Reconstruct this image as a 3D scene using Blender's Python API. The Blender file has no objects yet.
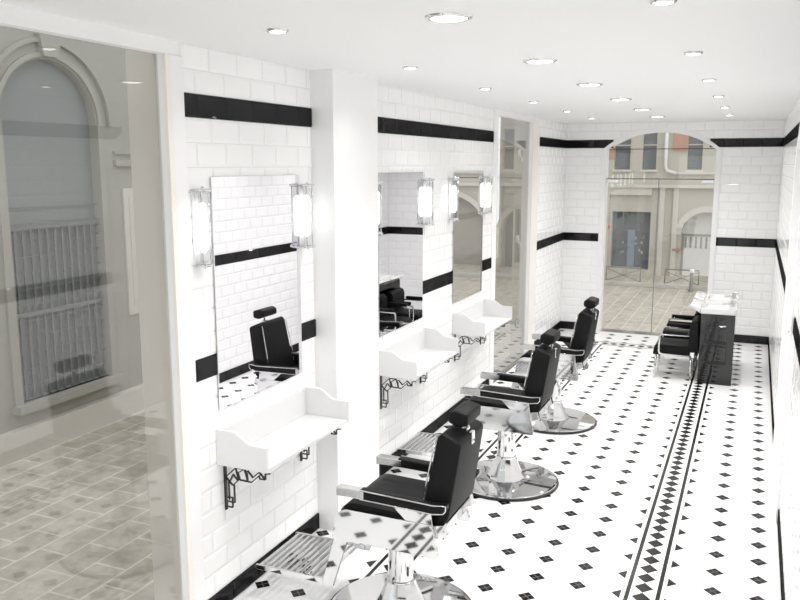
import bpy, bmesh, math, random
from mathutils import Vector, Matrix
C = bpy.context.scene
COL = C.collection
PI = math.pi

# ------------------------------------------------------------------ camera, world, exposure
L, W, ZC = 9.8185, 2.3568, 2.474          # room depth, width, ceiling
cam_d = bpy.data.cameras.new('camera'); cam = bpy.data.objects.new('camera', cam_d); COL.objects.link(cam)
yaw, pitch = 0.4109, 0.1659
fw = Vector((-math.sin(yaw)*math.cos(pitch), math.cos(yaw)*math.cos(pitch), -math.sin(pitch)))
cam.location = (2.1158, 0.0, 2.0029)
cam.rotation_euler = fw.to_track_quat('-Z', 'Y').to_euler()
cam_d.sensor_width = 36.0; cam_d.lens = 810.81*36.0/800.0; cam_d.clip_start = 0.02; cam_d.clip_end = 200
C.camera = cam
C.view_settings.view_transform = 'Standard'; C.view_settings.look = 'None'
C.view_settings.gamma = 1.0; C.view_settings.use_curve_mapping = False
C.view_settings.exposure = 0.0
wd = bpy.data.worlds.new('sky'); C.world = wd; wd.use_nodes = True
bg = wd.node_tree.nodes['Background']; bg.inputs[0].default_value = (0.93, 0.96, 1.0, 1); bg.inputs[1].default_value = 1.7
C.cycles.max_bounces = 16; C.cycles.diffuse_bounces = 10; C.cycles.glossy_bounces = 8
C.cycles.transparent_max_bounces = 24; C.cycles.transmission_bounces = 8
C.cycles.use_denoising = True; C.cycles.sample_clamp_indirect = 6.0
P_BIG, P_SMALL, P_SMALL_R, P_SCONCE = 7.4, 1.3, 4.6, 3.0

# ------------------------------------------------------------------ materials
M = {}
def mat(name, col, rough=0.5, metal=0.0, emit=None, bump=None, spec=0.5, coat=0.0, noise=None):
    m = bpy.data.materials.new(name); m.use_nodes = True; nt = m.node_tree
    b = nt.nodes['Principled BSDF']
    b.inputs['Base Color'].default_value = (*col, 1); b.inputs['Roughness'].default_value = rough
    b.inputs['Metallic'].default_value = metal; b.inputs['Specular IOR Level'].default_value = spec
    b.inputs['Coat Weight'].default_value = coat
    if emit: b.inputs['Emission Color'].default_value = (*emit[0], 1); b.inputs['Emission Strength'].default_value = emit[1]
    if bump:
        sc, st = bump
        tc = nt.nodes.new('ShaderNodeTexCoord'); n = nt.nodes.new('ShaderNodeTexNoise'); n.inputs['Scale'].default_value = sc
        n.inputs['Detail'].default_value = 4
        bp = nt.nodes.new('ShaderNodeBump'); bp.inputs['Strength'].default_value = st; bp.inputs['Distance'].default_value = 0.01
        nt.links.new(tc.outputs['Object'], n.inputs['Vector']); nt.links.new(n.outputs['Fac'], bp.inputs['Height'])
        nt.links.new(bp.outputs['Normal'], b.inputs['Normal'])
    if noise:
        c2, sc = noise
        tc = nt.nodes.new('ShaderNodeTexCoord'); n = nt.nodes.new('ShaderNodeTexNoise'); n.inputs['Scale'].default_value = sc
        n.inputs['Detail'].default_value = 6
        r = nt.nodes.new('ShaderNodeMix'); r.data_type = 'RGBA'
        r.inputs[6].default_value = (*col, 1); r.inputs[7].default_value = (*c2, 1)
        nt.links.new(tc.outputs['Object'], n.inputs['Vector']); nt.links.new(n.outputs['Fac'], r.inputs[0])
        nt.links.new(r.outputs[2], b.inputs['Base Color'])
    M[name] = m; return m

mat('white_tile', (0.945, 0.945, 0.945), 0.12, spec=0.4)
mat('grout', (0.72, 0.72, 0.72), 0.8)
def glaze(name, col, fac, rough):          # dark glaze with an even sheen
    m = bpy.data.materials.new(name); m.use_nodes = True; nt = m.node_tree; nt.nodes.clear()
    o = nt.nodes.new('ShaderNodeOutputMaterial'); d = nt.nodes.new('ShaderNodeBsdfDiffuse'); g = nt.nodes.new('ShaderNodeBsdfGlossy'); mx = nt.nodes.new('ShaderNodeMixShader')
    d.inputs[0].default_value = (*col, 1); g.inputs['Roughness'].default_value = rough; mx.inputs[0].default_value = fac
    nt.links.new(d.outputs[0], mx.inputs[1]); nt.links.new(g.outputs[0], mx.inputs[2]); nt.links.new(mx.outputs[0], o.inputs[0]); M[name] = m
glaze('black_tile', (0.012, 0.012, 0.013), 0.035, 0.05)
mat('white_paint', (0.91, 0.91, 0.91), 0.55, noise=((0.90, 0.90, 0.902), 3))
mat('ceiling_paint', (0.88, 0.88, 0.88), 0.8, bump=(60, 0.05))
mat('cream_paint', (0.90, 0.87, 0.83), 0.4)
mat('floor_white', (0.92, 0.92, 0.92), 0.2, spec=0.2)
mat('floor_black', (0.014, 0.0135, 0.0135), 0.2, spec=0.2)
mat('floor_ridge_glint', (0.13, 0.125, 0.12), 0.3, spec=0.2)  # grey standing in for glints on the diamond ridges
mat('shelf_white', (0.76, 0.76, 0.765), 0.35)
mat('iron', (0.012, 0.012, 0.013), 0.4)
mat('chrome', (0.68, 0.68, 0.685), 0.05, metal=1.0)
mat('steel', (0.62, 0.62, 0.62), 0.16, metal=1.0)
mat('leather', (0.007, 0.007, 0.0075), 0.5, bump=(140, 0.3), spec=0.16)
mat('rubber', (0.012, 0.012, 0.012), 0.45)
mat('porcelain', (0.66, 0.66, 0.665), 0.08, coat=0.5)
mat('mirror_silver', (0.86, 0.855, 0.885), 0.0, metal=1.0)
mat('mirror_back', (0.55, 0.56, 0.57), 0.4)
mat('bulb', (1, 1, 1), 0.4, emit=((1, 1, 1), P_SCONCE))
mat('lens', (1, 1, 1), 0.4, emit=((1, 1, 1), 6.0))
mat('stone', (0.56, 0.53, 0.46), 0.85, bump=(9, 0.5), noise=((0.47, 0.45, 0.39), 1.6))
mat('stone_grey', (0.42, 0.405, 0.36), 0.85, bump=(9, 0.5), noise=((0.35, 0.34, 0.30), 1.6))
mat('stone_light', (0.68, 0.64, 0.59), 0.8, noise=((0.60, 0.57, 0.52), 2.2))
mat('stone_dark', (0.42, 0.40, 0.35), 0.85, noise=((0.34, 0.32, 0.28), 2.0))
mat('brick_pink', (0.52, 0.30, 0.23), 0.85, noise=((0.44, 0.27, 0.21), 8))
mat('window_dark', (0.15, 0.17, 0.175), 0.15)
mat('grille', (0.20, 0.20, 0.20), 0.5)
mat('grille_board', (0.25, 0.265, 0.26), 0.6)
mat('gate_white', (0.72, 0.72, 0.70), 0.6)
mat('gate_slot', (0.35, 0.34, 0.31), 0.7)
mat('blue_panel', (0.25, 0.30, 0.36), 0.5)
mat('kerb', (0.55, 0.53, 0.49), 0.85, noise=((0.48, 0.46, 0.42), 5))
mat('street_metal', (0.28, 0.28, 0.27), 0.45, metal=0.4)
mat('sign_red', (0.70, 0.18, 0.16), 0.5)
mat('shop_stock', (0.45, 0.47, 0.44), 0.6)
mat('lamp_white', (0.85, 0.85, 0.83), 0.4)

def glass(name, tint, ior=1.5, rough=0.0, boost=1.0):
    m = bpy.data.materials.new(name); m.use_nodes = True; nt = m.node_tree; nt.nodes.clear()
    o = nt.nodes.new('ShaderNodeOutputMaterial'); t = nt.nodes.new('ShaderNodeBsdfTransparent'); g = nt.nodes.new('ShaderNodeBsdfGlossy')
    t.inputs[0].default_value = (*tint, 1); g.inputs['Roughness'].default_value = rough
    f = nt.nodes.new('ShaderNodeLayerWeight'); f.inputs[0].default_value = 0.5
    r0 = ((ior-1)/(ior+1))**2
    pw = nt.nodes.new('ShaderNodeMath'); pw.operation = 'POWER'; pw.inputs[1].default_value = 5.0
    mx = nt.nodes.new('ShaderNodeMixShader'); mu = nt.nodes.new('ShaderNodeMath'); mu.operation = 'MULTIPLY_ADD'
    mu.inputs[1].default_value = (1-r0)*boost; mu.inputs[2].default_value = r0*boost
    nt.links.new(f.outputs['Facing'], pw.inputs[0]); nt.links.new(pw.outputs[0], mu.inputs[0]); nt.links.new(mu.outputs[0], mx.inputs[0])
    nt.links.new(t.outputs[0], mx.inputs[1]); nt.links.new(g.outputs[0], mx.inputs[2]); nt.links.new(mx.outputs[0], o.inputs[0])
    M[name] = m
glass('glass', (0.975, 0.97, 0.955), 1.5, boost=1.3)
glass('glass_grey', (0.90, 0.90, 0.89), 1.5, boost=1.3)
glass('lamp_glass', (0.84, 0.85, 0.85), 1.5, 0.05)

def brickmat(name, c1, c2, mortar, bw, rh, ms, rot=0.0, offset=0.5):
    m = bpy.data.materials.new(name); m.use_nodes = True; nt = m.node_tree; b = nt.nodes['Principled BSDF']; b.inputs['Roughness'].default_value = 0.75
    tc = nt.nodes.new('ShaderNodeTexCoord'); mp = nt.nodes.new('ShaderNodeMapping'); mp.inputs['Rotation'].default_value = (0, 0, rot)
    br = nt.nodes.new('ShaderNodeTexBrick'); br.inputs['Scale'].default_value = 1.0; br.offset = offset
    br.inputs['Color1'].default_value = (*c1, 1); br.inputs['Color2'].default_value = (*c2, 1); br.inputs['Mortar'].default_value = (*mortar, 1)
    br.inputs['Brick Width'].default_value = bw; br.inputs['Row Height'].default_value = rh; br.inputs['Mortar Size'].default_value = ms
    n = nt.nodes.new('ShaderNodeTexNoise'); n.inputs['Scale'].default_value = 5; n.inputs['Detail'].default_value = 8; n.inputs['Roughness'].default_value = 0.7
    mx = nt.nodes.new('ShaderNodeMix'); mx.data_type = 'RGBA'; mx.blend_type = 'MULTIPLY'; mx.inputs[0].default_value = 0.8
    cr = nt.nodes.new('ShaderNodeValToRGB'); cr.color_ramp.elements[0].position = 0.3; cr.color_ramp.elements[0].color = (0.55, 0.53, 0.50, 1)
    cr.color_ramp.elements[1].position = 0.65; cr.color_ramp.elements[1].color = (1, 1, 1, 1)
    l = nt.links.new
    l(tc.outputs['Object'], mp.inputs[0]); l(mp.outputs[0], br.inputs['Vector']); l(tc.outputs['Object'], n.inputs['Vector']); l(n.outputs['Fac'], cr.inputs[0])
    l(br.outputs['Color'], mx.inputs[6]); l(cr.outputs[0], mx.inputs[7]); l(mx.outputs[2], b.inputs['Base Color'])
    M[name] = m
brickmat('paving', (0.62, 0.57, 0.49), (0.53, 0.49, 0.41), (0.76, 0.73, 0.67), 0.46, 0.29, 0.010, rot=PI/2)

# ------------------------------------------------------------------ mesh helpers
def obj(name, bm, m, parent=None, smooth=False, autosmooth=None):
    me = bpy.data.meshes.new(name); bm.normal_update(); bm.to_mesh(me); bm.free()
    for mm in (m if isinstance(m, (list, tuple)) else [m]): me.materials.append(M[mm])
    if smooth:
        for p in me.polygons: p.use_smooth = True
        if autosmooth: me.set_sharp_from_angle(angle=math.radians(autosmooth))
    o = bpy.data.objects.new(name, me); COL.objects.link(o)
    if parent: o.parent = parent
    return o
def BM(): return bmesh.new()
def box(bm, x0, x1, y0, y1, z0, z1, mi=0, bev=0.0):
    v = [bm.verts.new(p) for p in ((x0,y0,z0),(x1,y0,z0),(x1,y1,z0),(x0,y1,z0),(x0,y0,z1),(x1,y0,z1),(x1,y1,z1),(x0,y1,z1))]
    fs = []
    for q in ((0,3,2,1),(4,5,6,7),(0,1,5,4),(1,2,6,5),(2,3,7,6),(3,0,4,7)):
        f = bm.faces.new([v[i] for i in q]); f.material_index = mi; fs.append(f)
    if bev:
        es = list({e for f in fs for e in f.edges})
        bmesh.ops.bevel(bm, geom=es, offset=bev, segments=2, affect='EDGES', profile=0.5)
    return fs
def prism(bm, pts, a0, a1, axis='y', mi=0, bev=0.0, seg=2):
    """polygon pts in the other two axes, extruded along axis from a0 to a1"""
    def P(p, a):
        return {'y': (p[0], a, p[1]), 'x': (a, p[0], p[1]), 'z': (p[0], p[1], a)}[axis]
    A = [bm.verts.new(P(p, a0)) for p in pts]; B = [bm.verts.new(P(p, a1)) for p in pts]; n = len(pts); fs = []
    fs.append(bm.faces.new(A[::-1])); fs.append(bm.faces.new(B))
    for i in range(n): fs.append(bm.faces.new((A[i], A[(i+1) % n], B[(i+1) % n], B[i])))
    for f in fs: f.material_index = mi
    bmesh.ops.recalc_face_normals(bm, faces=fs)
    if bev:
        es = list({e for f in fs[:2] for e in f.edges})
        bmesh.ops.bevel(bm, geom=es, offset=bev, segments=seg, affect='EDGES', profile=0.5, clamp_overlap=True)
    return fs
def tube(bm, path, r, n=10, closed=False):
    path = [Vector(p) for p in path]; rings = []; N = len(path); up = None
    for i, p in enumerate(path):
        if closed: t = (path[(i+1) % N]-path[i-1]).normalized()
        else: t = (path[min(i+1, N-1)]-path[max(i-1, 0)]).normalized()
        if up is None:
            up = Vector((0,0,1)) if abs(t.z) < 0.9 else Vector((1,0,0))
        a = (up - t*up.dot(t)).normalized(); up = a; b = t.cross(a)
        rings.append([bm.verts.new(p + a*math.cos(2*PI*k/n)*r + b*math.sin(2*PI*k/n)*r) for k in range(n)])
    for i in range(N if closed else N-1):
        A, B = rings[i], rings[(i+1) % N]
        for k in range(n): bm.faces.new((A[k], A[(k+1) % n], B[(k+1) % n], B[k]))
    if not closed: bm.faces.new(rings[0][::-1]); bm.faces.new(rings[-1])
def bar(bm, p, q, w, h):
    p, q = Vector(p), Vector(q); t = (q-p).normalized(); s = Vector((0,1,0)) if abs(t.y) < 0.9 else Vector((1,0,0))
    s = (s - t*s.dot(t)).normalized(); u = t.cross(s)
    v = [bm.verts.new(c + s*a*w/2 + u*b*h/2) for c in (p, q) for a, b in ((-1,-1),(1,-1),(1,1),(-1,1))]
    for qd in ((0,3,2,1),(4,5,6,7),(0,1,5,4),(1,2,6,5),(2,3,7,6),(3,0,4,7)): bm.faces.new([v[i] for i in qd])
def lathe(bm, prof, cx=0, cy=0, n=48, cap=True, flute=None):
    rings = []
    for (r, z) in prof:
        ring = []
        for k in range(n):
            a = 2*PI*k/n; rr = r
            if flute: rr = r*(1+flute*math.cos(16*a)) 
            ring.append(bm.verts.new((cx+rr*math.cos(a), cy+rr*math.sin(a), z)))
        rings.append(ring)
    for A, B in zip(rings, rings[1:]):
        for k in range(n): bm.faces.new((A[k], A[(k+1) % n], B[(k+1) % n], B[k]))
    if cap: bm.faces.new(rings[0][::-1]); bm.faces.new(rings[-1])
def rounded(pts, rads, seg=5):
    """round polygon corners"""
    out = []; n = len(pts)
    for i in range(n):
        r = rads[i] if isinstance(rads, (list, tuple)) else rads
        p = Vector(pts[i]); a = Vector(pts[i-1]); b = Vector(pts[(i+1) % n])
        if r <= 0: out.append(tuple(p)); continue
        u = (a-p).normalized(); v = (b-p).normalized()
        for k in range(seg+1):
            t = k/seg; s = p+u*r; e = p+v*r
            out.append(tuple((1-t)**2*s + 2*t*(1-t)*p + t*t*e))
    return out

# ------------------------------------------------------------------ scene graph helpers
def struct(name, bm, m, parent=None, smooth=False, **k):
    o = obj(name, bm, m, parent, smooth, **k)
    if parent is None: o['kind'] = 'structure'
    return o
def thing(name, label, cat, loc=(0,0,0), rotz=0.0, group=None):
    o = bpy.data.objects.new(name, None); COL.objects.link(o); o.location = loc; o.rotation_euler = (0,0,rotz)
    o.empty_display_size = 0.1
    o['label'] = label; o['category'] = cat
    if group: o['group'] = group
    return o
def tag(o, label, cat, group=None):
    o['label'] = label; o['category'] = cat
    if group: o['group'] = group
    return o
def dup(root, loc, label):
    def cp(o, par):
        c = o.copy(); COL.objects.link(c); c.parent = par
        for ch in kids.get(o, []): cp(ch, c)
        return c
    kids = {}
    for o in C.objects:
        if o.parent: kids.setdefault(o.parent, []).append(o)
    r = cp(root, None); r.location = loc; r['label'] = label
    return r

# ------------------------------------------------------------------ tiles
ZB, ZM, ZU, BH = 0.0933, 1.0933, 2.1899, 0.0957
ROWS = [(ZB+0.1*k, ZB+0.1*(k+1)) for k in range(10)] + [(ZM+BH+0.1001*k, ZM+BH+0.1001*(k+1)) for k in range(10)] \
     + [(ZU+BH, ZU+BH+0.0942), (ZU+BH+0.0942, ZC)]
def one_tile(bm, F, u0, u1, v0, v1, d0, d1, bw, mi=0):
    g = 0.0013
    u0 += g; u1 -= g; v0 += g; v1 -= g
    if u1-u0 < 0.006 or v1-v0 < 0.006: return
    b = min(bw, (u1-u0)*0.45, (v1-v0)*0.45)
    o = [bm.verts.new(F(u, v, d0)) for u, v in ((u0,v0),(u1,v0),(u1,v1),(u0,v1))]
    e = d0+(d1-d0)*0.35
    m_ = [bm.verts.new(F(u, v, e)) for u, v in ((u0,v0),(u1,v0),(u1,v1),(u0,v1))]
    i = [bm.verts.new(F(u, v, d1)) for u, v in ((u0+b,v0+b),(u1-b,v0+b),(u1-b,v1-b),(u0+b,v1-b))]
    fs = [bm.faces.new(i)]
    for k in range(4):
        fs.append(bm.faces.new((o[k], o[(k+1)%4], m_[(k+1)%4], m_[k])))
        fs.append(bm.faces.new((m_[k], m_[(k+1)%4], i[(k+1)%4], i[k])))
    for f in fs: f.material_index = mi
def tile_rows(bm, F, u0, u1, phase, rows, hole=None, alt0=0, pitch=0.2012, d0=0.0, d1=0.005, bw=0.012):
    for r, (z0, z1) in enumerate(rows):
        segs = [(u0, u1)]
        if hole:
            h = hole((z0+z1)/2)
            if h: segs = [(u0, h[0]), (h[1], u1)]
        off = phase + (pitch/2 if (r+alt0) % 2 else 0)
        for a, b in segs:
            if b-a < 0.005: continue
            f = bm.faces.new([bm.verts.new(F(u, v, 0.0012)) for u, v in ((a,z0),(b,z0),(b,z1),(a,z1))]); f.material_index = 1
            k = math.floor((a-off)/pitch)
            while off+k*pitch < b:
                s, e = max(a, off+k*pitch), min(b, off+(k+1)*pitch)
                one_tile(bm, F, s, e, z0, z1, d0, d1, bw)
                k += 1
FL = lambda u, v, d: (d, u, v)                 # left wall, facing +x, u = y
FR = lambda u, v, d: (W-d, u, v)               # right wall
FE = lambda u, v, d: (u, L-d, v)               # end wall
FN = lambda u, v, d: (u, -1.2+d, v)            # wall behind the camera
def fix(bm): bmesh.ops.recalc_face_normals(bm, faces=bm.faces)

# end window arch
EX0, EX1, ES, EA = 0.480, 1.680, 2.165, 2.365
def arc_fn(x0, x1, spring, apex):
    w = (x1-x0)/2; h = apex-spring; R = (w*w+h*h)/(2*h); cx = (x0+x1)/2; cz = apex-R
    return lambda x: cz+math.sqrt(max(R*R-(x-cx)**2, 0))
e_arc = arc_fn(EX0, EX1, ES, EA)
def hole_from(x0, x1, spring, apex, cas):
    f = arc_fn(x0-cas, x1+cas, spring, apex+cas)
    def h(z):
        if z < spring: return (x0-cas, x1+cas)
        if z > apex+cas: return None
        N = 200; xs = [x0-cas+(x1-x0+2*cas)*i/N for i in range(N+1)]; ins = [x for x in xs if f(x) > z]
        return (ins[0], ins[-1]) if ins else None
    return h
CAS = 0.055
e_hole = hole_from(EX0, EX1, ES, EA, CAS)
RY0, RY1, RS, RA = 4.86, 5.93, 2.10, 2.29
r_hole = hole_from(RY0, RY1, RS, RA, CAS)

WT = 0.17   # wall thickness
# ---- floor
bm = BM()
def quadz(bm, pts, z, mi):
    f = bm.faces.new([bm.verts.new((x, y, z)) for x, y in pts]); f.material_index = mi
    if f.normal.z < 0: f.normal_flip()
    return f
box(bm, -0.02, W+0.02, -1.2, L+0.02, -0.12, 0.0, 0)
def diamond(cx, cy, hx=0.043, hy=0.043, cut=0):
    z = 0.0006
    P = [(cx-hx, cy), (cx, cy-hy), (cx+hx, cy), (cx, cy+hy)]
    if cut > 0: P = [(cx, cy-hy), (cx+hx, cy), (cx, cy+hy)]
    if cut < 0: P = [(cx-hx, cy), (cx, cy-hy), (cx, cy+hy)]
    if cut == 2: P = [(cx-hx, cy), (cx+hx, cy), (cx, cy+hy)]
    if cut == 3: P = [(cx-hx, cy), (cx, cy-hy), (cx+hx, cy)]
    quadz(bm, P, z, 1)
    if not cut:
        w = 0.0022; q = 0.5
        for s in (1, -1):     # grey cross painted for reflections along the inset's ridges, between mid-sides
            a = (cx-hx*q, cy-s*hy*q); b = (cx+hx*q, cy+s*hy*q)
            dx, dy = b[0]-a[0], b[1]-a[1]; l = math.hypot(dx, dy); nx, ny = -dy/l*w, dx/l*w
            quadz(bm, [(a[0]-nx, a[1]-ny), (b[0]-nx, b[1]-ny), (b[0]+nx, b[1]+ny), (a[0]+nx, a[1]+ny)], z+0.0004, 2)
BL, BR, BE = (0.458, 0.652), (1.652, 1.847), (9.07, 9.27)
gy0 = 0.07
for i in range(12):
    gx = 0.053+0.1995*i if i < 4 else 0.053+0.2*i-0.002
    for k in range(-6, 50):
        gy = gy0+0.2*k
        if gy > L-0.03 or gx > W-0.02: continue
        inframe = 2 <= i <= 3 or 8 <= i <= 9
        if i in (2, 3, 8, 9) and gy < 9.17:
            x = {2: BL[0], 3: BL[1], 8: BR[0], 9: BR[1]}[i]
            if i in (2, 9) or gy < 8.95: diamond(x, gy, cut=(-1 if i in (2, 8) else 1))
            continue
        if abs(gy-9.07) < .03 and 3 < i < 8: diamond(gx, BE[0]-0.004, cut=3); continue
        if abs(gy-9.27) < .03 and 2 <= i <= 9: diamond(gx, BE[1]+0.004, cut=2); continue
        diamond(gx, gy)
def strip(x0, x1, y0, y1): quadz(bm, [(x0,y0),(x1,y0),(x1,y1),(x0,y1)], 0.0006, 1)
sw = 0.0195
strip(BL[0]+0.017, BL[0]+0.017+sw, -1.2, BE[1]-0.017); strip(BL[1]-0.017-sw, BL[1]-0.017, -1.2, BE[0]+0.037)
strip(BR[0]+0.019, BR[0]+0.019+sw, -1.2, BE[0]+0.037); strip(BR[1]-0.019-sw, BR[1]-0.019, -1.2, BE[1]-0.017)
strip(BL[1]-0.017, BR[0]+0.019, BE[0]+0.017, BE[0]+0.017+sw); strip(BL[0]+0.017+sw, BR[1]-0.019-sw, BE[1]-0.017-sw, BE[1]-0.017)
for c in ((BL[0]+BL[1])/2, 1.7465):
    for k in range(-12, 92):
        y = gy0+0.1*k+0.003
        if y < 9.2: quadz(bm, [(c-0.044, y), (c, y-0.049), (c+0.044, y), (c, y+0.049)], 0.0006, 1)
for k in range(1, 12):
    x = (BL[0]+BL[1])/2+0.0993*k
    quadz(bm, [(x-0.048, 9.17), (x, 9.17-0.044), (x+0.048, 9.17), (x, 9.17+0.044)], 0.0006, 1)
struct('floor', bm, ['floor_white', 'floor_black', 'floor_ridge_glint'])

# ---- ceiling
bm = BM(); box(bm, -0.045, W+WT, -1.4, L+WT, ZC, ZC+0.15); struct('ceiling', bm, 'ceiling_paint')

# ---- left wall: body with window and door openings + tiles
GY0, GY1, GZ = 0.60, 2.578, 2.42          # big window
DY0, DY1, DZ = 6.985, 8.196, 2.424         # glass door
bm = BM()
for a, b in ((-1.2, GY0), (GY1, DY0), (DY1, L+WT)): box(bm, -WT, 0, a, b, -1.0, ZC)
for a, b, z in ((GY0, GY1, GZ), (DY0, DY1, DZ)): box(bm, -0.045, 0, a, b, z, ZC)
for a, b in ((GY0, GY1), (DY0, DY1)): box(bm, -WT, 0, a, b, -1.0, 0.0)
nb = len(bm.faces)
t = BM()
for a, b in ((2.687, 3.715), (4.245, 6.868), (8.465, L)): tile_rows(t, FL, a, b, 2.77, ROWS)
tile_rows(t, FL, -1.2, 0.5, 2.77, ROWS)
fix(t); 
struct('wall_left', bm, 'white_paint'); o = struct('trim_1', t, ['white_tile', 'grout'])
# pilaster
bm = BM(); box(bm, 0, 0.128, 3.715, 4.245, 0, ZC); struct('trim_2', bm, 'white_paint')
# black bands and skirting on the left
def band(bm, F, segs, z0, phase, h=BH, d=0.010):
    for a, b in segs: tile_rows(bm, F, a, b, phase, [(z0, z0+h)], d0=0.0, d1=d, bw=0.008)
bm = BM(); band(bm, FL, ((2.687, 3.715), (4.245, 6.868), (8.465, L)), ZU, 2.77); fix(bm); struct('trim_3', bm, ['black_tile', 'iron'])
bm = BM(); band(bm, FL, ((2.687, 3.715), (4.245, 6.868), (8.465, L)), ZM, 2.70); fix(bm); struct('trim_4', bm, ['black_tile', 'iron'])
bm = BM(); band(bm, FL, ((2.687, 3.715), (4.245, 6.868), (8.465, L)), 0.0, 2.70, h=ZB); fix(bm); struct('baseboard_left', bm, ['black_tile', 'iron'])
# plain frames round the openings
bm = BM()
for a, b in ((GY1+0.012, 2.687),): box(bm, 0.0, 0.012, a, b, 0, GZ, bev=0.002)
box(bm, 0, 0.012, 0.5, GY0, 0, GZ); box(bm, 0, 0.016, 0.5, 2.60, GZ, ZC)
box(bm, 0, 0.010, 6.868, DY0, 0, ZC); box(bm, 0, 0.010, DY0, DY1, DZ, ZC)
struct('trim_5', bm, 'white_paint')
bm = BM(); box(bm, 0, 0.014, DY1, 8.465, 0, DZ+0.02, bev=0.002); box(bm, 0, 0.016, GY1, GY1+0.03, 0, GZ, bev=0.002)
struct('trim_6', bm, 'cream_paint')
# outer reveals of the openings
bm = BM()
for y0, y1, z in ((GY0, GY1, GZ), (DY0, DY1, DZ)):
    box(bm, -WT-0.004, -0.032, y1-0.004, y1+0.001, -0.05, ZC); box(bm, -WT-0.004, -0.032, y0-0.001, y0+0.004, -0.05, ZC)
struct('trim_7', bm, 'stone_light')

# ---- end wall
bm = BM()
N = 40
box(bm, -WT, EX0, L, L+WT, -1.0, ZC); box(bm, EX1, W+WT, L, L+WT, -1.0, ZC); box(bm, EX0, EX1, L, L+WT, -1.0, 0.0)
for i in range(N):
    xa = EX0+(EX1-EX0)*i/N; xb = EX0+(EX1-EX0)*(i+1)/N
    prism(bm, [(xa, e_arc(xa)), (xb, e_arc(xb)), (xb, ZC), (xa, ZC)], L, L+WT)
struct('wall_end', bm, 'white_paint')
bm = BM(); tile_rows(bm, FE, 0, W, 1.646, ROWS, hole=e_hole, alt0=0, pitch=0.2); fix(bm); struct('trim_8', bm, ['white_tile', 'grout'])
bm = BM(); h1 = e_hole(ZU+0.05); band(bm, FE, ((0, h1[0]+0.03), (h1[1]-0.03, W)), ZU, 1.75); fix(bm); struct('trim_9', bm, ['black_tile', 'iron'])
bm = BM(); h1 = e_hole(1.1); band(bm, FE, ((0, h1[0]), (h1[1], W)), ZM, 1.75); fix(bm); struct('trim_10', bm, ['black_tile', 'iron'])
bm = BM(); band(bm, FE, ((0, h1[0]), (h1[1], W)), 0.0, 1.75, h=ZB); fix(bm); struct('baseboard_end', bm, ['black_tile', 'iron'])
def casing(F, x0, x1, spring, apex, cas, d):
    bm = BM(); fi = arc_fn(x0, x1, spring, apex); fo = arc_fn(x0-cas, x1+cas, spring, apex+cas); n = 36
    inn = [(x0, 0.0)] + [(x0+(x1-x0)*i/n, fi(x0+(x1-x0)*i/n)) for i in range(n+1)] + [(x1, 0.0)]
    out = [(x0-cas, 0.0)] + [(x0-cas+(x1-x0+2*cas)*i/n, fo(x0-cas+(x1-x0+2*cas)*i/n)) for i in range(n+1)] + [(x1+cas, 0.0)]
    for i in range(len(inn)-1):
        q = [inn[i], inn[i+1], out[i+1], out[i]]
        A = [bm.verts.new(F(u, v, -0.0)) for u, v in q]; B = [bm.verts.new(F(u, v, d)) for u, v in q]
        bm.faces.new(B); bm.faces.new((A[0], A[1], B[1], B[0])); bm.faces.new((A[2], A[3], B[3], B[2]))
    bmesh.ops.remove_doubles(bm, verts=bm.verts, dist=1e-5); fix(bm)
    return bm
struct('trim_11', casing(FE, EX0, EX1, ES, EA, CAS, 0.016), 'white_paint')

# ---- right wall with arched white door
bm = BM()
box(bm, W, W+WT, -1.2, RY0, -1.0, ZC); box(bm, W, W+WT, RY1, L, -1.0, ZC)
r_arc = arc_fn(RY0, RY1, RS, RA)
for i in range(N):
    a = RY0+(RY1-RY0)*i/N; b = RY0+(RY1-RY0)*(i+1)/N
    prism(bm, [(a, r_arc(a)), (b, r_arc(b)), (b, ZC), (a, ZC)], W, W+WT, 'x')
box(bm, W+0.10, W+WT, RY0, RY1, -0.1, ZC-0.05)
struct('wall_right', bm, 'white_paint')
bm = BM(); tile_rows(bm, FR, -1.2, L, 2.77, ROWS, hole=r_hole); fix(bm); struct('trim_12', bm, ['white_tile', 'grout'])
bm = BM(); h1 = r_hole(ZU+0.05) or (5.4, 5.4); band(bm, FR, ((-1.2, h1[0]), (h1[1], L)), ZU, 2.77); fix(bm); struct('trim_13', bm, ['black_tile', 'iron'])
bm = BM(); h1 = r_hole(1.1); band(bm, FR, ((-1.2, h1[0]), (h1[1], L)), ZM, 2.70); fix(bm); struct('trim_14', bm, ['black_tile', 'iron'])
bm = BM(); band(bm, FR, ((-1.2, h1[0]), (h1[1], L)), 0.0, 2.70, h=ZB); fix(bm); struct('baseboard_right', bm, ['black_tile', 'iron'])
struct('trim_15', casing(FR, RY0, RY1, RS, RA, CAS, 0.018), 'white_paint')
bm = BM()
box(bm, W+0.03, W+0.07, RY0+0.004, RY1-0.004, 0.006, RS-0.005, bev=0.003)
ym = (RY0+RY1)/2
for a, b in ((RY0+0.10, ym-0.08), (ym+0.08, RY1-0.10)):
    for z0, z1 in ((0.15, 0.85), (1.0, 1.95)): box(bm, W+0.022, W+0.032, a, b, z0, z1, bev=0.004)
n = 24
prism(bm, [(RY0+0.004, RS)] + [(RY0+(RY1-RY0)*i/n, r_arc(RY0+(RY1-RY0)*i/n)-0.004) for i in range(1, n)] + [(RY1-0.004, RS)], W+0.035, W+0.065, 'x')
dr = struct('door_3', bm, 'white_paint')
bm = BM(); tube(bm, [(W+0.03, ym-0.04, 1.0), (W-0.005, ym-0.04, 1.0), (W-0.005, ym-0.12, 1.0)], 0.007); struct('door_handle', bm, 'chrome', dr, True)

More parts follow.
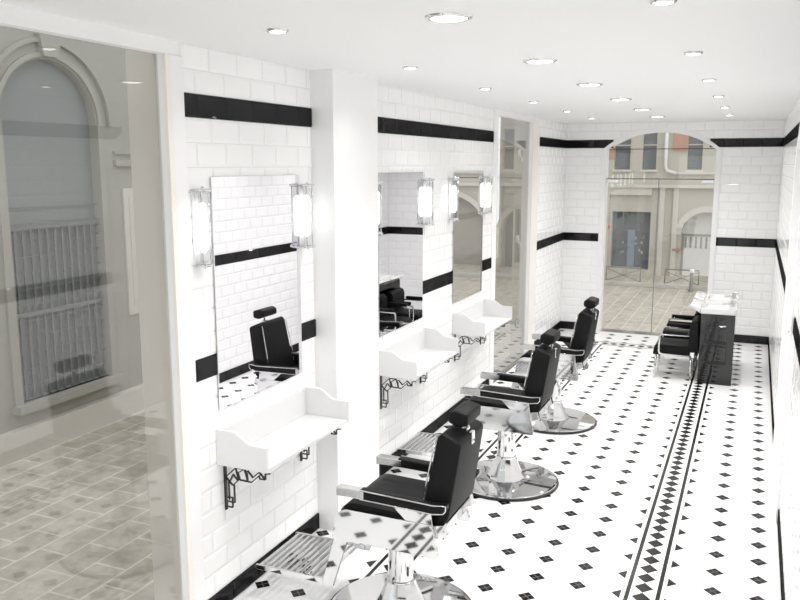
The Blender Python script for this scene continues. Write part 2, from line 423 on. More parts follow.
# ---- unseen wall behind the camera, with a glazed opening added for daylight
bm = BM()
box(bm, -WT, 0.35, -1.37, -1.2, -1.0, ZC); box(bm, 2.0, W+WT, -1.37, -1.2, -1.0, ZC); box(bm, 0.35, 2.0, -1.37, -1.2, 2.2, ZC); box(bm, 0.35, 2.0, -1.37, -1.2, -1.0, 0.0)
struct('wall_front', bm, 'white_paint')
bm = BM(); box(bm, 0.35, 2.0, -1.30, -1.292, 0.0, 2.2); struct('added_window', bm, 'glass')

# ---- windows and glass doors
bm = BM()                                     # window_1: the large left pane
box(bm, -0.030, -0.022, GY0+0.01, GY1-0.002, 0.0, GZ-0.002)
w1 = struct('window_1', bm, 'glass_grey')
bm = BM(); box(bm, -0.034, -0.016, GY0, GY1, -0.0, 0.02); struct('window_frame', bm, 'steel', w1)
bm = BM(); box(bm, -0.030, -0.022, DY0+0.004, DY1-0.004, 0.012, DZ-0.004)
d1 = struct('door_1', bm, 'glass_grey')
bm = BM(); box(bm, -WT, 0.004, DY0, DY1, -0.006, 0.004); struct('threshold', bm, 'steel', d1)
for z in (0.42, 1.27, 2.11):
    bm = BM(); box(bm, -0.038, -0.012, 7.83, 7.92, z-0.035, z+0.035, bev=0.003)
    box(bm, -0.035, -0.015, 7.915, 7.94, z-0.07, z+0.03, bev=0.003); struct('hinge', bm, 'steel', d1)
bm = BM()
TZ = 1.835
prism(bm, [(EX0+0.003, TZ+0.005)] + [(EX0+0.003+(EX1-EX0-0.006)*i/N, e_arc(EX0+0.003+(EX1-EX0-0.006)*i/N)-0.003) for i in range(N+1)] + [(EX1-0.003, TZ+0.005)], L+0.05, L+0.058)
w2 = struct('window_2', bm, 'glass')
bm = BM(); box(bm, EX0, EX1, L+0.045, L+0.063, TZ-0.004, TZ+0.004); struct('transom', bm, 'iron', w2)
bm = BM(); box(bm, EX0, EX1, L+0.047, L+0.061, 2.172, 2.180); struct('glazing_bar', bm, 'iron', w2)
XM = 1.078
for i, (a, b) in enumerate(((EX0+0.003, XM-0.0025), (XM+0.0025, EX1-0.003))):
    bm = BM(); box(bm, a, b, L+0.05, L+0.058, 0.008, TZ-0.006)
    d = struct('door_2' if i == 0 else 'door_4', bm, 'glass')
    bm = BM(); x = XM-0.0025 if i == 0 else XM+0.0025
    box(bm, x-0.0025, x+0.0025, L+0.048, L+0.060, 0.008, TZ-0.006); struct('edge_strip', bm, 'street_metal', d)
    bm = BM(); x = a if i == 0 else b-0.14
    box(bm, x, x+0.14, L+0.043, L+0.065, TZ-0.045, TZ-0.008, bev=0.003); struct('patch_fitting', bm, 'steel', d)
bm = BM(); box(bm, EX0, EX1, L-0.002, L+WT, -0.01, 0.006); struct('trim_16', bm, 'steel')

# ------------------------------------------------------------------ downlights
def downlight(x, y, r, power, label, group):
    t = thing('recessed_downlight', label, 'ceiling light', (x, y, ZC), group=group)
    bm = BM()
    lathe(bm, [(r*0.82, -0.001), (r*0.85, -0.009), (r*1.0, -0.007), (r*1.04, 0.0)], n=40, cap=False)
    obj('bezel', bm, 'chrome', t, True)
    bm = BM(); lathe(bm, [(r*0.82, -0.0005), (r*0.82, -0.0050), (r*0.70, -0.0085), (r*0.45, -0.0105)], n=40); obj('lens', bm, 'lens', t, True, autosmooth=60)
    ld = bpy.data.lights.new('downlight_lamp', 'AREA'); ld.shape = 'DISK'; ld.size = r*1.4; ld.energy = power; ld.color = (1.0, 0.985, 0.965)
    ld.spread = math.radians(130)
    lo = bpy.data.objects.new('downlight_lamp', ld); COL.objects.link(lo); lo.parent = t; lo.location = (0, 0, -0.012)
    return t
names = ['nearest the camera', 'second from the camera', 'third from the camera', 'fourth from the camera', 'fifth from the camera', 'farthest, beside the end wall']
ys = [2.575, 3.79, 5.0, 6.21, 7.41, 8.59]
for i, y in enumerate(ys): downlight(1.166, y, 0.075, P_BIG, 'large round ceiling downlight in the middle row, ' + names[i], 'large downlights in the middle row')
for i, y in enumerate(ys): downlight(0.519, y, 0.038, P_SMALL, 'small round ceiling downlight in the row above the mirrors, ' + names[i], 'small downlights above the mirrors')
for i, y in enumerate(ys): downlight(1.831, y, 0.038, P_SMALL_R, 'small round ceiling downlight in the right hand row, ' + names[i], 'small downlights in the right row')
for y in (1.36, 0.15):  # unseen repeats of the downlight rows, added for more light
    downlight(1.166, y, 0.075, P_BIG, 'large round ceiling downlight continuing the middle row, unseen, added for its light', 'unseen large downlights added for light')
    for x in (0.519, 1.831): downlight(x, y, 0.038, P_SMALL, 'small round ceiling downlight unseen, before the first ones in view, added for its light', 'unseen small downlights added for light')

# ------------------------------------------------------------------ mirrors, sconces, shelves
def mirror(y0, y1, label):
    bm = BM(); box(bm, 0.0102, 0.0140, y0, y1, 0.936, 1.951)
    for f in bm.faces: f.material_index = 1
    for f in bm.faces:
        if f.calc_center_median().x > 0.0139: f.material_index = 0
    o = obj('wall_mirror', bm, ['mirror_silver', 'mirror_back']); return tag(o, label, 'mirror', 'frameless mirrors on the left wall')
mirror(2.838, 3.553, 'frameless mirror above the nearest white shelf, reflecting one black barber chair')
mirror(4.502, 5.222, 'frameless mirror just past the white pilaster, reflecting basin chairs')
mirror(5.857, 6.575, 'farthest frameless mirror before the glass door, reflecting the street')

def sconce(y, label):
    t = thing('wall_sconce', label, 'wall lamp', (0.006, y, 1.59), group='glass and chrome wall lamps beside the mirrors')
    cx = 0.034
    bm = BM(); box(bm, 0.0, 0.008, -0.026, 0.026, 0.004, 0.306, bev=0.003); obj('back_plate', bm, 'white_paint', t)
    for z0, s in ((0.0, 1), (0.31, -1)):
        bm = BM(); lathe(bm, [(0.020, z0-0.008*s), (0.035, z0-0.004*s), (0.038, z0), (0.038, z0+0.005*s), (0.030, z0+0.008*s), (0.030, z0+0.014*s)], cx=cx+0.004, n=32)
        fix(bm); obj('end_cap', bm, 'chrome', t, True, autosmooth=35)
        bm = BM(); lathe(bm, [(0.008, z0-0.008*s), (0.004, z0-0.014*s)], cx=cx+0.004, n=16); fix(bm); obj('finial', bm, 'chrome', t, True, autosmooth=40)
    bm = BM()
    lathe(bm, [(0.028, 0.014), (0.028, 0.296)], cx=cx, n=96, cap=False, flute=0.03)
    obj('glass_shade', bm, 'lamp_glass', t, True)
    bm = BM(); prof = [(0.002, 0.052)] + [(0.019*math.sin(PI/2*k/5), 0.075-0.023*math.cos(PI/2*k/5)) for k in range(1, 6)] + \
         [(0.019*math.cos(PI/2*k/5), 0.235+0.023*math.sin(PI/2*k/5)) for k in range(0, 5)] + [(0.002, 0.258)]
    lathe(bm, prof, cx=cx, n=20); obj('bulb', bm, 'bulb', t, True)
    for k in (0, 1, 2):
        a = PI/3*(k-1); r = 0.033
        bm = BM(); tube(bm, [(cx+r*math.cos(a), r*math.sin(a), 0.004), (cx+r*math.cos(a), r*math.sin(a), 0.306)], 0.0022, n=8); obj('rod', bm, 'chrome', t, True)
    return t
s0 = sconce(2.735, 'lit glass and chrome wall lamp on the left of the nearest mirror')
dup(s0, (0.006, 3.582, 1.59), 'lit wall lamp between the nearest mirror and the white pilaster')
dup(s0, (0.006, 4.410, 1.59), 'lit wall lamp half hidden behind the far edge of the white pilaster')
dup(s0, (0.006, 5.262, 1.59), 'lit wall lamp on the right of the middle mirror')
dup(s0, (0.006, 5.775, 1.59), 'lit wall lamp on the left of the farthest mirror')
dup(s0, (0.006, 6.640, 1.59), 'lit wall lamp right of the farthest mirror, next to the glass door')

def shelf(y0, y1, label):
    t = thing('wall_shelf', label, 'shelf', (0.006, y0, 0.69), group='white wall shelves under the mirrors')
    w = y1-y0
    prof = [(0, 0), (0, 0.162), (0.085, 0.163)]
    for k in range(1, 10):
        s = k/9; e = s*s*(3-2*s); prof.append((0.085+0.10*s, 0.163-0.050*e))
    prof += [(0.262, 0.111), (0.262, 0.0)]
    for a, b in ((0, 0.016), (w-0.016, w)):
        bm = BM(); prism(bm, prof, a, b, 'y', bev=0.0015, seg=1); obj('end_panel', bm, 'shelf_white', t)
    bm = BM(); box(bm, 0, 0.258, 0.016, w-0.016, 0.0, 0.016, bev=0.0015); obj('shelf_board', bm, 'shelf_white', t)
    bm = BM(); box(bm, 0, 0.014, 0.016, w-0.016, 0.016, 0.158, bev=0.0015); obj('back_board', bm, 'shelf_white', t)
    return t
sh = [(2.812, 3.590), (4.490, 5.268), (5.870, 6.640)]
s0 = shelf(*sh[0], 'white wall shelf with curved end panels, nearest, before the pilaster')
dup(s0, (0.006, sh[1][0], 0.69), 'white wall shelf with curved end panels under the middle mirror')
dup(s0, (0.006, sh[2][0], 0.69), 'white wall shelf with curved end panels, farthest, by the glass door')

def bracket(y, label):
    t = thing('shelf_bracket', label, 'bracket', (0.006, y, 0.46), group='black ironwork brackets under the shelves')
    def q(cx, cy): return ((cx-92)*0.000724, 0, 0.206-(cy-190-0.18*(cx-92))*0.000668)
    bm = BM(); box(bm, 0, 0.007, -0.008, 0.008, 0.0, 0.228); obj('upright', bm, 'iron', t)
    bm = BM(); box(bm, 0.007, 0.246, -0.008, 0.008, 0.222, 0.229); obj('top_bar', bm, 'iron', t)
    bm = BM()
    for pl in ([(100,268),(175,205),(195,290),(150,328),(100,268)], [(150,270),(132,295),(155,250),(188,292)], [(175,205),(240,215),(190,240),(205,290),(262,300),(258,250),(240,215)],
               [(262,225),(300,275),(345,238),(390,290),(390,250),(425,250)], [(205,290),(290,308),(345,262),(350,285),(390,290)], [(120,300),(122,430)], [(160,325),(162,450),(110,440)],
               [(108,412),(145,415),(145,485),(108,478)], [(240,215),(262,300)]):
        for a, b in zip(pl, pl[1:]): bar(bm, q(*a), q(*b), 0.009, 0.0045)
    obj('scrollwork', bm, 'iron', t)
    return t
b0 = bracket(2.867, 'black art deco iron bracket under the near end of the nearest shelf')
dup(b0, (0.006, 3.532, 0.46), 'black iron bracket under the far end of the nearest shelf, by the pilaster')
dup(b0, (0.006, 4.535, 0.46), 'black iron bracket under the near end of the middle shelf')
dup(b0, (0.006, 5.205, 0.46), 'black iron bracket under the far end of the middle shelf')
dup(b0, (0.006, 5.925, 0.46), 'black iron bracket under the near end of the farthest shelf')
dup(b0, (0.006, 6.585, 0.46), 'black iron bracket under the far end of the farthest shelf')

# ------------------------------------------------------------------ barber chairs (local frame: x towards the room, pedestal axis at 0)
def barber_chair(y, label):
    t = thing('barber_chair', label, 'barber chair', (0.765, y, 0.001), group='black and chrome barber chairs facing the mirrors')
    X = 0.765
    R = 0.325
    bm = BM(); lathe(bm, [(R+0.008, 0.0), (R+0.012, 0.006), (R+0.010, 0.014), (R-0.002, 0.016)], n=96); obj('base_ring', bm, 'rubber', t, True, autosmooth=50)
    bm = BM(); lathe(bm, [(R, 0.0165), (R-0.002, 0.022), (R-0.02, 0.025), (0.16, 0.033), (0.12, 0.036)], n=96); obj('base_plate', bm, 'chrome', t, True, autosmooth=60)
    bm = BM(); lathe(bm, [(0.122, 0.036), (0.120, 0.042), (0.108, 0.058), (0.078, 0.125), (0.064, 0.162), (0.064, 0.172), (0.058, 0.176)], n=14); obj('pedestal', bm, 'chrome', t, True, autosmooth=20)
    bm = BM(); lathe(bm, [(0.058, 0.172), (0.055, 0.30), (0.060, 0.42), (0.060, 0.44)], n=64, flute=0.010); obj('column', bm, 'chrome', t, True, autosmooth=60)
    # seat box and side panels
    bm = BM(); box(bm, 0.60-X, 0.99-X, -0.185, 0.185, 0.425, 0.475, bev=0.008); obj('seat_pan', bm, 'chrome', t)
    pp = rounded([(0.528, 0.405), (0.543, 0.500), (0.578, 0.548), (0.990, 0.548), (1.020, 0.415), (1.015, 0.403)], [0.004, 0.02, 0.03, 0.012, 0.006, 0.004])
    pp = [(a-X, b) for a, b in pp]
    for s in (-1, 1):
        bm = BM(); prism(bm, pp, s*0.187, s*0.207, 'y', bev=0.007, seg=2); obj('side_panel', bm, 'chrome', t)
    sc = [(a-X, b) for a, b in rounded([(0.555, 0.455), (0.560, 0.535), (0.600, 0.572), (0.965, 0.560), (0.970, 0.475)], [0.01, 0.025, 0.035, 0.01, 0.01])]
    bm = BM(); prism(bm, sc, -0.184, 0.184, 'y', bev=0.008, seg=2); obj('seat_cushion', bm, 'leather', t, True, autosmooth=45)
    # backrest
    bp = [(a-X, b) for a, b in rounded([(0.925, 0.545), (0.992, 0.905), (1.012, 0.925), (1.096, 0.890), (1.048, 0.560), (1.000, 0.520)], [0.02, 0.012, 0.012, 0.02, 0.02, 0.02])]
    bm = BM(); prism(bm, bp, -0.170, 0.166, 'y', bev=0.010, seg=3)
    for v in bm.verts:                                   # slightly narrower at the top
        v.co.y *= 1.0-0.10*max(0.0, (v.co.z-0.55)/0.4)
    obj('backrest', bm, 'leather', t, True, autosmooth=45)
    for s in (-1, 1):
        bm = BM(); tube(bm, [(0.923-X, s*0.168, 0.55), (0.955-X, s*0.160, 0.74), (0.988-X, s*0.152, 0.905)], 0.0032, n=8); obj('piping', bm, 'chrome', t, True)
    bm = BM(); box(bm, 1.050-X, 1.075-X, -0.020, 0.020, 0.890, 0.915, bev=0.002); box(bm, 1.082-X, 1.098-X, -0.018, 0.018, 0.845, 0.90, bev=0.003)
    hb = obj('headrest_bracket', bm, 'chrome', t)
    bm = BM(); tube(bm, [(1.068-X, 0, 0.90), (1.070-X, 0, 0.965)], 0.007, n=12); obj('headrest_post', bm, 'chrome', t, True)
    hp = [(a-X, b) for a, b in rounded([(1.014, 0.955), (1.016, 0.994), (1.046, 1.008), (1.102, 0.994), (1.100, 0.945), (1.058, 0.937)], 0.012)]
    bm = BM(); prism(bm, hp, -0.092, 0.085, 'y', bev=0.008, seg=3); obj('headrest', bm, 'leather', t, True, autosmooth=45)
    # armrests
    for s in (-1, 1):
        y0, y1 = sorted((s*0.178, s*0.222))
        bm = BM(); box(bm, 0.560-X, 0.690-X, y0-0.001, y1+0.001, 0.612, 0.648, bev=0.003); obj('arm_tip', bm, 'steel', t)
        ap = [(0.672, 0.612), (1.000, 0.604), (1.045, 0.612), (1.056, 0.626), (1.056, 0.646), (1.040, 0.646), (1.000, 0.640), (0.672, 0.652)]
        bm = BM(); prism(bm, [(a-X, b) for a, b in ap], y0, y1, 'y', bev=0.004, seg=2); obj('arm_pad', bm, 'leather', t, True, autosmooth=50)
        yo = y0 if s < 0 else y1
        bm = BM(); tube(bm, [(a-X, yo, b) for a, b in ap], 0.0030, n=8, closed=True)
        obj('arm_trim', bm, 'chrome', t, True)
        bm = BM(); prism(bm, [(a-X, b) for a, b in ((0.800, 0.612), (0.985, 0.608), (0.995, 0.540), (0.880, 0.540))], s*0.190, s*0.204, 'y', bev=0.002, seg=1)
        obj('arm_support', bm, 'chrome', t)
    # reclining bracket at the rear
    for s in (-1, 1):
        bm = BM(); prism(bm, [(a-X, b) for a, b in ((0.985, 0.535), (1.035, 0.545), (1.048, 0.500), (1.000, 0.480))], s*0.150, s*0.186, 'y', bev=0.003); obj('recline_hinge', bm, 'chrome', t)
    # footrest
    for s in (-1, 1):
        bm = BM(); prism(bm, [(a-X, b) for a, b in ((0.538, 0.430), (0.605, 0.430), (0.520, 0.165), (0.462, 0.165))], s*0.176, s*0.188, 'y', bev=0.002, seg=1); obj('footrest_strut', bm, 'chrome', t)
        bm = BM(); prism(bm, [(a-X, b) for a, b in rounded([(0.115, 0.162), (0.115, 0.186), (0.500, 0.192), (0.500, 0.166)], 0.006)], s*0.172, s*0.184, 'y', bev=0.002, seg=1); obj('footrest_rail', bm, 'chrome', t)
    for k in range(11):
        x = 0.135+0.0315*k
        bm = BM(); prism(bm, [(x-0.0115-X, 0.172), (x-0.006-X, 0.184), (x+0.006-X, 0.184), (x+0.0115-X, 0.172)], -0.172, 0.172, 'y'); obj('footrest_slat', bm, 'chrome', t)
    return t
c0 = barber_chair(3.11, 'nearest black and chrome barber chair, its round base cut off by the picture edge')
for yy, lab in ((4.80, 'middle black and chrome barber chair, behind the nearest one'), (6.14, 'farthest black and chrome barber chair, in front of the glass door')):
    c1 = dup(c0, (0.763, yy, 0.001), lab)
    for o in list(C.objects):                       # upper bodies slid a little towards the mirrors
        if o.parent is c1 and o.name.split('.')[0] not in ('base_ring', 'base_plate', 'pedestal', 'column'): o.location = (-0.026, -0.022, 0)

# ------------------------------------------------------------------ backwash unit: cabinet, two basins, two chairs
CX0, CX1, CY0, CY1, CZ = 1.728, 2.02, 7.79, 8.76, 0.655
t = thing('basin_cabinet', 'tall black glossy cabinet carrying two white hair washing basins', 'cabinet', ((CX0+CX1)/2, (CY0+CY1)/2, 0.001))
ox, oy = (CX0+CX1)/2, (CY0+CY1)/2
mat('black_gloss', (0.006, 0.006, 0.0065), 0.04, spec=0.6, bump=(14, 0.04))
bm = BM(); box(bm, CX0-ox, CX1-ox, CY0-oy, CY1-oy, 0.0, CZ, bev=0.004); obj('body', bm, 'black_gloss', t)
for z in (0.395, 0.205):
    bm = BM(); box(bm, 1.775-ox, 1.960-ox, CY0-oy-0.006, CY0-oy+0.002, z, z+0.155, bev=0.003); p = obj('drawer_front', bm, 'black_gloss', t)
    bm = BM(); box(bm, 1.775-ox, 1.960-ox, CY0-oy-0.024, CY0-oy-0.004, z-0.013, z+0.008, bev=0.002); obj('drawer_pull', bm, 'rubber', p)
def basin(y, label):
    t = thing('hair_basin', label, 'wash basin', (1.87, y, CZ+0.001), group='white hair washing basins')
    bm = BM()
    # shell: outer block with sunk bowl
    hw = 0.225
    xs0, xs1 = -0.150, 0.155
    zt = 0.048
    outer = rounded([(xs0, -hw), (xs1, -hw), (xs1, hw), (xs0, hw)], [0.004, 0.03, 0.03, 0.004])
    inner = rounded([(xs0+0.03, -hw+0.035), (xs1-0.06, -hw+0.035), (xs1-0.06, hw-0.035), (xs0+0.03, hw-0.035)], 0.05)
    def ring(pts, z, sc=1.0, c=(0, 0)): return [bm.verts.new((c[0]+(x-c[0])*sc, c[1]+(y_-c[1])*sc, z)) for x, y_ in pts]
    a = ring(outer, 0.0); b = ring(outer, zt-0.006); b2 = ring(outer, zt, 0.985); c = ring(inner, zt); d = ring(inner, 0.018, 0.90, (-0.02, 0)); e = ring(inner, 0.012, 0.5, (-0.02, 0))
    n = len(outer)
    for P, Q in ((a, b), (b, b2), (b2, c), (c, d), (d, e)):
        for i in range(n): bm.faces.new((P[i], P[(i+1) % n], Q[(i+1) % n], Q[i]))
    bm.faces.new(a[::-1]); bm.faces.new(e); fix(bm)
    obj('bowl', bm, 'porcelain', t, True, autosmooth=50)
    # neck lip, sloping up towards the chair
    bm = BM(); prism(bm, [(-0.155, 0.002), (-0.150, 0.050), (-0.235, 0.080), (-0.252, 0.060)], -hw, hw, 'y', bev=0.008, seg=3)
    obj('neck_rest', bm, 'porcelain', t, True, autosmooth=50)
    bm = BM(); tube(bm, [(0.115, 0, zt-0.002), (0.115, 0, 0.105)], 0.018, n=16); tube(bm, [(0.115, 0, 0.072), (0.060, 0, 0.066), (0.030, 0, 0.060)], 0.008, n=12)
    tube(bm, [(0.115, 0, 0.100), (0.150, 0.0, 0.112)], 0.005, n=10)
    obj('tap', bm, 'steel', t, True, autosmooth=50)
    return t
k0 = basin(8.020, 'nearer white basin with chrome tap on the black cabinet')
dup(k0, (1.87, 8.500, CZ+0.001), 'farther white basin with chrome tap on the black cabinet, by the end window')

def wash_chair(y, label):
    t = thing('wash_chair', label, 'salon chair', (1.50, y, 0.001), group='black chairs with chrome arms at the basins')
    X = 1.50
    bm = BM(); prism(bm, [(a-X, b) for a, b in rounded([(1.315, 0.225), (1.325, 0.300), (1.345, 0.325), (1.640, 0.325), (1.640, 0.225)], [0.008, 0.01, 0.02, 0.004, 0.004])], -0.165, 0.165, 'y', bev=0.008, seg=2)
    obj('seat', bm, 'leather', t, True, autosmooth=45)
    bm = BM(); prism(bm, [(a-X, b) for a, b in rounded([(1.632, 0.240), (1.632, 0.530), (1.660, 0.570), (1.706, 0.570), (1.718, 0.240)], [0.01, 0.03, 0.03, 0.02, 0.01])], -0.170, 0.170, 'y', bev=0.012, seg=3)
    obj('backrest', bm, 'leather', t, True, autosmooth=45)
    for s in (-1, 1):
        bm = BM(); path = [(1.640-X, s*0.190, 0.428), (1.430-X, s*0.190, 0.428)]
        for k in range(1, 6): a = PI/2*k/6; path.append((1.400-X-0.028*math.sin(a)+0.0, s*0.190, 0.400+0.028*math.cos(a)))
        path += [(1.372-X, s*0.190, 0.270), (1.380-X, s*0.190, 0.245), (1.410-X, s*0.190, 0.236), (1.660-X, s*0.190, 0.236)]
        tube(bm, path, 0.010, n=10); obj('arm_frame', bm, 'chrome', t, True)
        bm = BM(); box(bm, 1.40-X, 1.62-X, s*0.190-0.018, s*0.190+0.018, 0.438, 0.470, bev=0.006); obj('arm_pad', bm, 'leather', t, True, autosmooth=50)
        bm = BM(); tube(bm, [(1.345-X, s*0.16, 0.226), (1.335-X, s*0.16, 0.0)], 0.010, n=10); obj('leg', bm, 'chrome', t, True)
        bm = BM(); tube(bm, [(1.655-X, s*0.16, 0.240), (1.665-X, s*0.16, 0.0)], 0.010, n=10); obj('leg', bm, 'chrome', t, True)
        bm = BM(); box(bm, 1.650-X, 1.690-X, s*0.165-0.02, s*0.165+0.02, 0.225, 0.275, bev=0.004); obj('hinge', bm, 'chrome', t)
    return t
k0 = wash_chair(8.010, 'black chair with chrome arms at the nearer basin')
dup(k0, (1.50, 8.500, 0.001), 'black chair with chrome arms at the farther basin, partly hidden')

# ------------------------------------------------------------------ street outside
SZ = -1.0
bm = BM(); box(bm, -20, -WT, -12, 40, SZ-0.3, SZ); box(bm, -WT, 30, L+WT, 40, SZ-0.3, SZ); box(bm, -WT, 30, -12, -1.4, SZ-0.3, SZ)
o = struct('street_paving', bm, 'paving')
# kerbs
bm = BM(); box(bm, -4.5, 12, 20.6, 20.8, SZ, SZ+0.10, bev=0.01); tag(obj('kerb', bm, 'kerb'), 'pale stone kerb across the street seen through the end window', 'kerb')

# left street facade
LX = -4.75
def arch_pts(c, hw, spring, n=24): return [(c-hw*math.cos(PI*k/n), spring+hw*math.sin(PI*k/n)) for k in range(n+1)]
tl = thing('stone_building', 'pale stone building with barred arched windows across the left street', 'building', (LX, 8, SZ))
def rel(bm): bmesh.ops.translate(bm, verts=bm.verts, vec=(-LX, -8, -SZ))
cents = [2.95, 6.54, 10.12, 13.70, 17.28]
bm = BM()
ya = -6.0
hw, spr, sill = 0.64, 2.44, -0.46
for c in cents:
    box(bm, LX-0.4, LX, ya, c-hw, SZ, 4.2); ya = c+hw
    box(bm, LX-0.4, LX, c-hw, c+hw, SZ, sill)
    pts = arch_pts(c, hw, spr)
    for p, q in zip(pts, pts[1:]): prism(bm, [p, q, (q[0], 4.2), (p[0], 4.2)], LX-0.4, LX, 'x')
box(bm, LX-0.4, LX, ya, 22.78, SZ, 4.2); box(bm, LX-0.4, LX, -6, 22.78, 4.2, 6.5)
rel(bm); obj('wall', bm, 'stone_grey', tl)
bm = BM(); box(bm, LX, LX+0.10, -6, 22.78, SZ, SZ+0.30); 
for z in (3.9, 4.3): box(bm, LX, LX+0.16, -6, 22.78, z, z+0.12)
rel(bm); obj('plinth_and_cornice', bm, 'stone_light', tl)
for c in cents:
    bm = BM()
    for r0, r1, d in ((hw+0.02, hw+0.07, 0.03), (hw+0.17, hw+0.22, 0.05)):
        n = 24
        A = [(c-r0*math.cos(PI*k/n), spr+r0*math.sin(PI*k/n)) for k in range(n+1)]; B = [(c-r1*math.cos(PI*k/n), spr+r1*math.sin(PI*k/n)) for k in range(n+1)]
        for k in range(n): prism(bm, [A[k], A[k+1], B[k+1], B[k]], LX, LX+d, 'x')
    for s in (-1, 1):
        a, b = sorted((c+s*hw, c+s*(hw+0.10))); box(bm, LX, LX+0.03, a, b, sill, spr)
    prism(bm, [(c-0.10, spr+hw+0.02), (c+0.10, spr+hw+0.02), (c+0.14, spr+hw+0.24), (c-0.14, spr+hw+0.24)], LX, LX+0.08, 'x')
    box(bm, LX-0.05, LX+0.12, c-hw-0.12, c+hw+0.12, sill-0.08, sill)
    box(bm, LX, LX+0.05, c+hw+0.24, c+2.6, 1.98, 2.05); box(bm, LX, LX+0.03, c+hw+0.24, c+2.6, 2.12, 2.15)
    rel(bm); obj('window_surround', bm, 'stone_grey', tl)
    bm = BM(); prism(bm, [(c-hw, sill)] + arch_pts(c, hw, spr) + [(c+hw, sill)], LX-0.14, LX-0.10, 'x'); rel(bm); w = obj('window', bm, 'grille_board', tl)
    bm = BM()
    for k in range(-5, 6):
        y = c+k*0.105; top = spr+math.sqrt(max(hw*hw-(y-c)**2, 0)); box(bm, LX-0.07, LX-0.05, y-0.012, y+0.012, sill, 1.34)
    for k in range(12):
        z = sill+0.15+0.17*k; box(bm, LX-0.065, LX-0.055, c-hw, c+hw, z-0.006, z+0.006)
    box(bm, LX-0.08, LX-0.04, c-hw, c+hw, 1.33, 1.39); box(bm, LX-0.08, LX-0.04, c-hw, c+hw, 0.42, 0.47)
    rel(bm); obj('window_grille', bm, 'grille', w)
# pale recessed panels between the windows
bm = BM()
for c in cents:
    y = c+1.30
    box(bm, LX, LX+0.02, y-0.30, y+0.95, 0.2, 1.72); box(bm, LX+0.02, LX+0.03, y-0.22, y+0.87, 0.3, 1.62)
rel(bm); obj('wall_panel', bm, 'stone_light', tl)

# end facade at Y = 23
FY = 23.0
te = thing('corner_building', 'pale stone building with arched gate and shop, seen through the end window', 'building', (0, FY, SZ))
def rel2(bm): bmesh.ops.translate(bm, verts=bm.verts, vec=(0, -FY, -SZ))
bm = BM()
# openings: (x0,x1,z0,z1)
shopw = (-1.50, -0.47, -0.86, 0.72)
arches = [(0.96, 0.62, 0.13, 'gate_white'), (6.35, 1.22, -0.12, 'stone_dark'), (-4.02, 0.60, 0.15, 'window_dark')]
shops = [shopw, (3.0, 4.2, -0.86, 0.72)]
cuts = sorted([('s', s[0], s[1], s) for s in shops] + [('a', c[0]-c[1], c[0]+c[1], c) for c in arches], key=lambda q: q[1])
xa = -4.74
for kind, x0, x1, s in cuts:
    box(bm, xa, x0, FY, FY+0.4, SZ, 1.35); xa = x1
    if kind == 's': box(bm, x0, x1, FY, FY+0.4, SZ, s[2]); box(bm, x0, x1, FY, FY+0.4, s[3], 1.35)
    else:
        pts = arch_pts(s[0], s[1], s[2])
        for p, q in zip(pts, pts[1:]): prism(bm, [p, q, (q[0], 1.35), (p[0], 1.35)], FY, FY+0.4, 'y')
box(bm, xa, 14, FY, FY+0.4, SZ, 1.35)
wins = [(-1.50, -1.08), (-0.76, -0.40), (0.39, 0.76), (1.9, 2.4), (3.3, 3.8), (4.8, 5.3), (6.3, 6.8), (-2.9, -2.4), (-4.66, -4.34)]
wins.sort(); xa = -4.75
for x0, x1 in wins:
    box(bm, xa, x0, FY, FY+0.4, 1.35, 3.4); box(bm, x0, x1, FY, FY+0.4, 1.35, 1.86); box(bm, x0, x1, FY, FY+0.4, 3.0, 3.4); xa = x1
box(bm, xa, 14, FY, FY+0.4, 1.35, 3.4); box(bm, -4.75, 14, FY, FY+0.4, 3.4, 6.5)
rel2(bm); obj('wall', bm, 'stone', te)
bm = BM()
box(bm, -4.55, 14, FY-0.16, FY, 1.38, 1.46); box(bm, -4.55, -0.45, FY-0.10, FY, 1.18, 1.38); box(bm, -4.55, 14, FY-0.10, FY, 3.3, 3.45); box(bm, 0.10, 14, FY-0.08, FY, 1.74, 1.80)
rel2(bm); obj('cornice', bm, 'stone_light', te)
bm = BM()
for x in (-0.25, 0.10, -1.72, 2.4, 4.6): box(bm, x, x+0.13, FY-0.08, FY, SZ, 1.38)
rel2(bm); obj('pier', bm, 'stone_light', te)
bm = BM(); tube(bm, [(-0.15, FY-0.12, 3.3), (-0.15, FY-0.12, 1.95), (-0.10, FY-0.12, 1.83), (0.15, FY-0.12, 1.76)], 0.05, n=12); rel2(bm); obj('drainpipe', bm, 'gate_white', te, True)
bm = BM()
for x0, x1 in ((-1.78, -1.50), (0.0, 0.39)): box(bm, x0, x1, FY-0.03, FY, 2.12 if x0 < 0 else 2.35, 3.0)
rel2(bm); obj('brick_patch', bm, 'brick_pink', te)
for x0, x1 in wins:
    bm = BM(); box(bm, x0, x1, FY+0.2, FY+0.24, 1.86, 3.0); rel2(bm); w = obj('window', bm, 'window_dark', te)
    bm = BM(); box(bm, x0-0.04, x1+0.04, FY-0.06, FY+0.02, 1.80, 1.86)
    box(bm, x0, x1, FY+0.16, FY+0.2, 2.5, 2.53)
    rel2(bm); obj('window_frame', bm, 'stone_light', w)
random.seed(4)
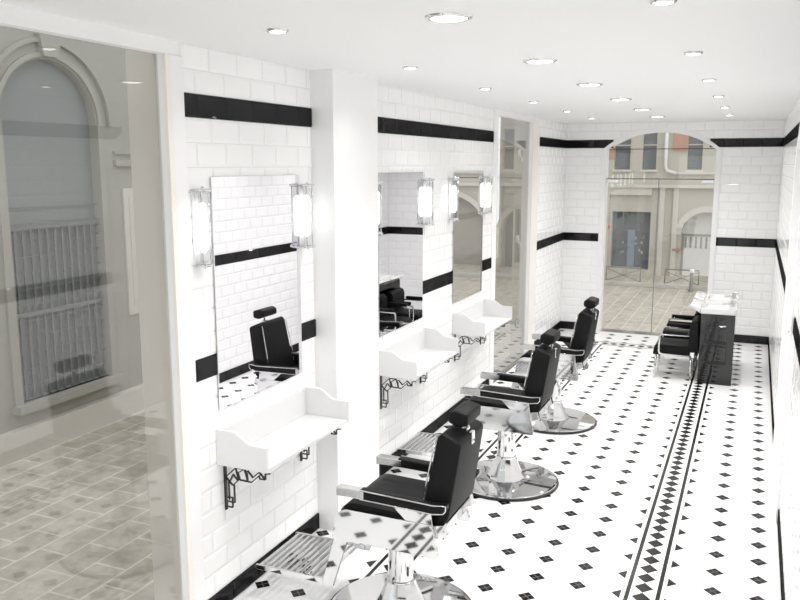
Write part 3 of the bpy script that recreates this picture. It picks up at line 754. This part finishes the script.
for s in shops:
    bm = BM(); box(bm, s[0], s[1], FY+0.25, FY+0.28, s[2], s[3]); rel2(bm); w = obj('shop_window', bm, 'window_dark', te)
    bm = BM(); box(bm, s[0]+0.42, s[0]+0.62, FY+0.20, FY+0.24, s[2], s[3]-0.5); rel2(bm); obj('blue_panel', bm, 'blue_panel', w)
    bm = BM()
    for k in range(12):
        x = s[0]+0.1+random.random()*(s[1]-s[0]-0.25); z = -0.5+random.random()*0.6; d = 0.03+random.random()*0.04
        box(bm, x, x+d, FY+0.21, FY+0.24, z, z+d*1.4, bev=0.005)
    rel2(bm); obj('window_display', bm, 'shop_stock', w)
for c, ahw, aspr, gm in arches:
    bm = BM(); n = 24
    A = arch_pts(c, ahw, aspr, n); B = arch_pts(c, ahw+0.16, aspr, n)
    for k in range(n): prism(bm, [A[k], A[k+1], B[k+1], B[k]], FY-0.05, FY, 'y')
    rel2(bm); obj('arch_surround', bm, 'stone_light', te)
    bm = BM(); prism(bm, [(c-ahw, SZ)] + arch_pts(c, ahw, aspr) + [(c+ahw, SZ)], FY+0.30, FY+0.34, 'y'); rel2(bm); g = obj('gate', bm, gm, te)
    if gm != 'gate_white': continue
    bm = BM()
    for k in range(9): x = c-ahw+0.08+k*0.132; box(bm, x, x+0.05, FY+0.285, FY+0.302, -0.24, 0.06)
    box(bm, c-ahw, c+ahw, FY+0.27, FY+0.30, 0.085, 0.14); box(bm, c-ahw, c-ahw+0.06, FY+0.27, FY+0.30, SZ, 0.08)
    rel2(bm); obj('gate_slots', bm, 'gate_slot', g)
    if c < 2: bm = BM(); box(bm, c-ahw-0.20, c-ahw+0.02, FY-0.10, FY+0.02, -0.30, -0.24); rel2(bm); obj('red_ledge', bm, 'brick_pink', te)
bm = BM(); lathe(bm, [(0.07, -0.015), (0.07, 0.015)], n=24); bmesh.ops.rotate(bm, verts=bm.verts, matrix=Matrix.Rotation(PI/2, 3, 'X')); bmesh.ops.translate(bm, verts=bm.verts, vec=(-1.60, FY-0.04, 0.28)); rel2(bm)
obj('round_sign', bm, 'sign_red', te)

# railings and bollard
def railing(x0, x1, y, label):
    t = thing('street_railing', label, 'railing', ((x0+x1)/2, y, SZ), group='low metal railings along the pavement'); w = (x1-x0)/2
    bm = BM(); tube(bm, [(-w, 0, 0), (-w, 0, 0.40), (w, 0, 0.40), (w, 0, 0)], 0.018, n=8); obj('frame', bm, 'street_metal', t, True)
    bm = BM(); tube(bm, [(-w, 0, 0.04), (w, 0, 0.36)], 0.010, n=6); tube(bm, [(-w, 0, 0.36), (w, 0, 0.04)], 0.010, n=6); obj('cross_bars', bm, 'street_metal', t, True)
railing(-1.30, -0.45, 21.2, 'low metal railing with crossed bars in front of the dark shop window')
railing(0.15, 0.95, 21.2, 'low metal railing before the arched white gate')
t = thing('street_bollard', 'dark bollard with a white ball top in front of the arched gate', 'bollard', (0.84, 20.3, SZ))
bm = BM(); lathe(bm, [(0.06, 0), (0.06, 0.05), (0.04, 0.08), (0.035, 0.46)], n=16); obj('post', bm, 'street_metal', t, True, autosmooth=50)
bm = BM(); bmesh.ops.create_uvsphere(bm, u_segments=16, v_segments=10, radius=0.055); bmesh.ops.translate(bm, verts=bm.verts, vec=(0, 0, 0.50)); obj('ball_top', bm, 'lamp_white', t, True)
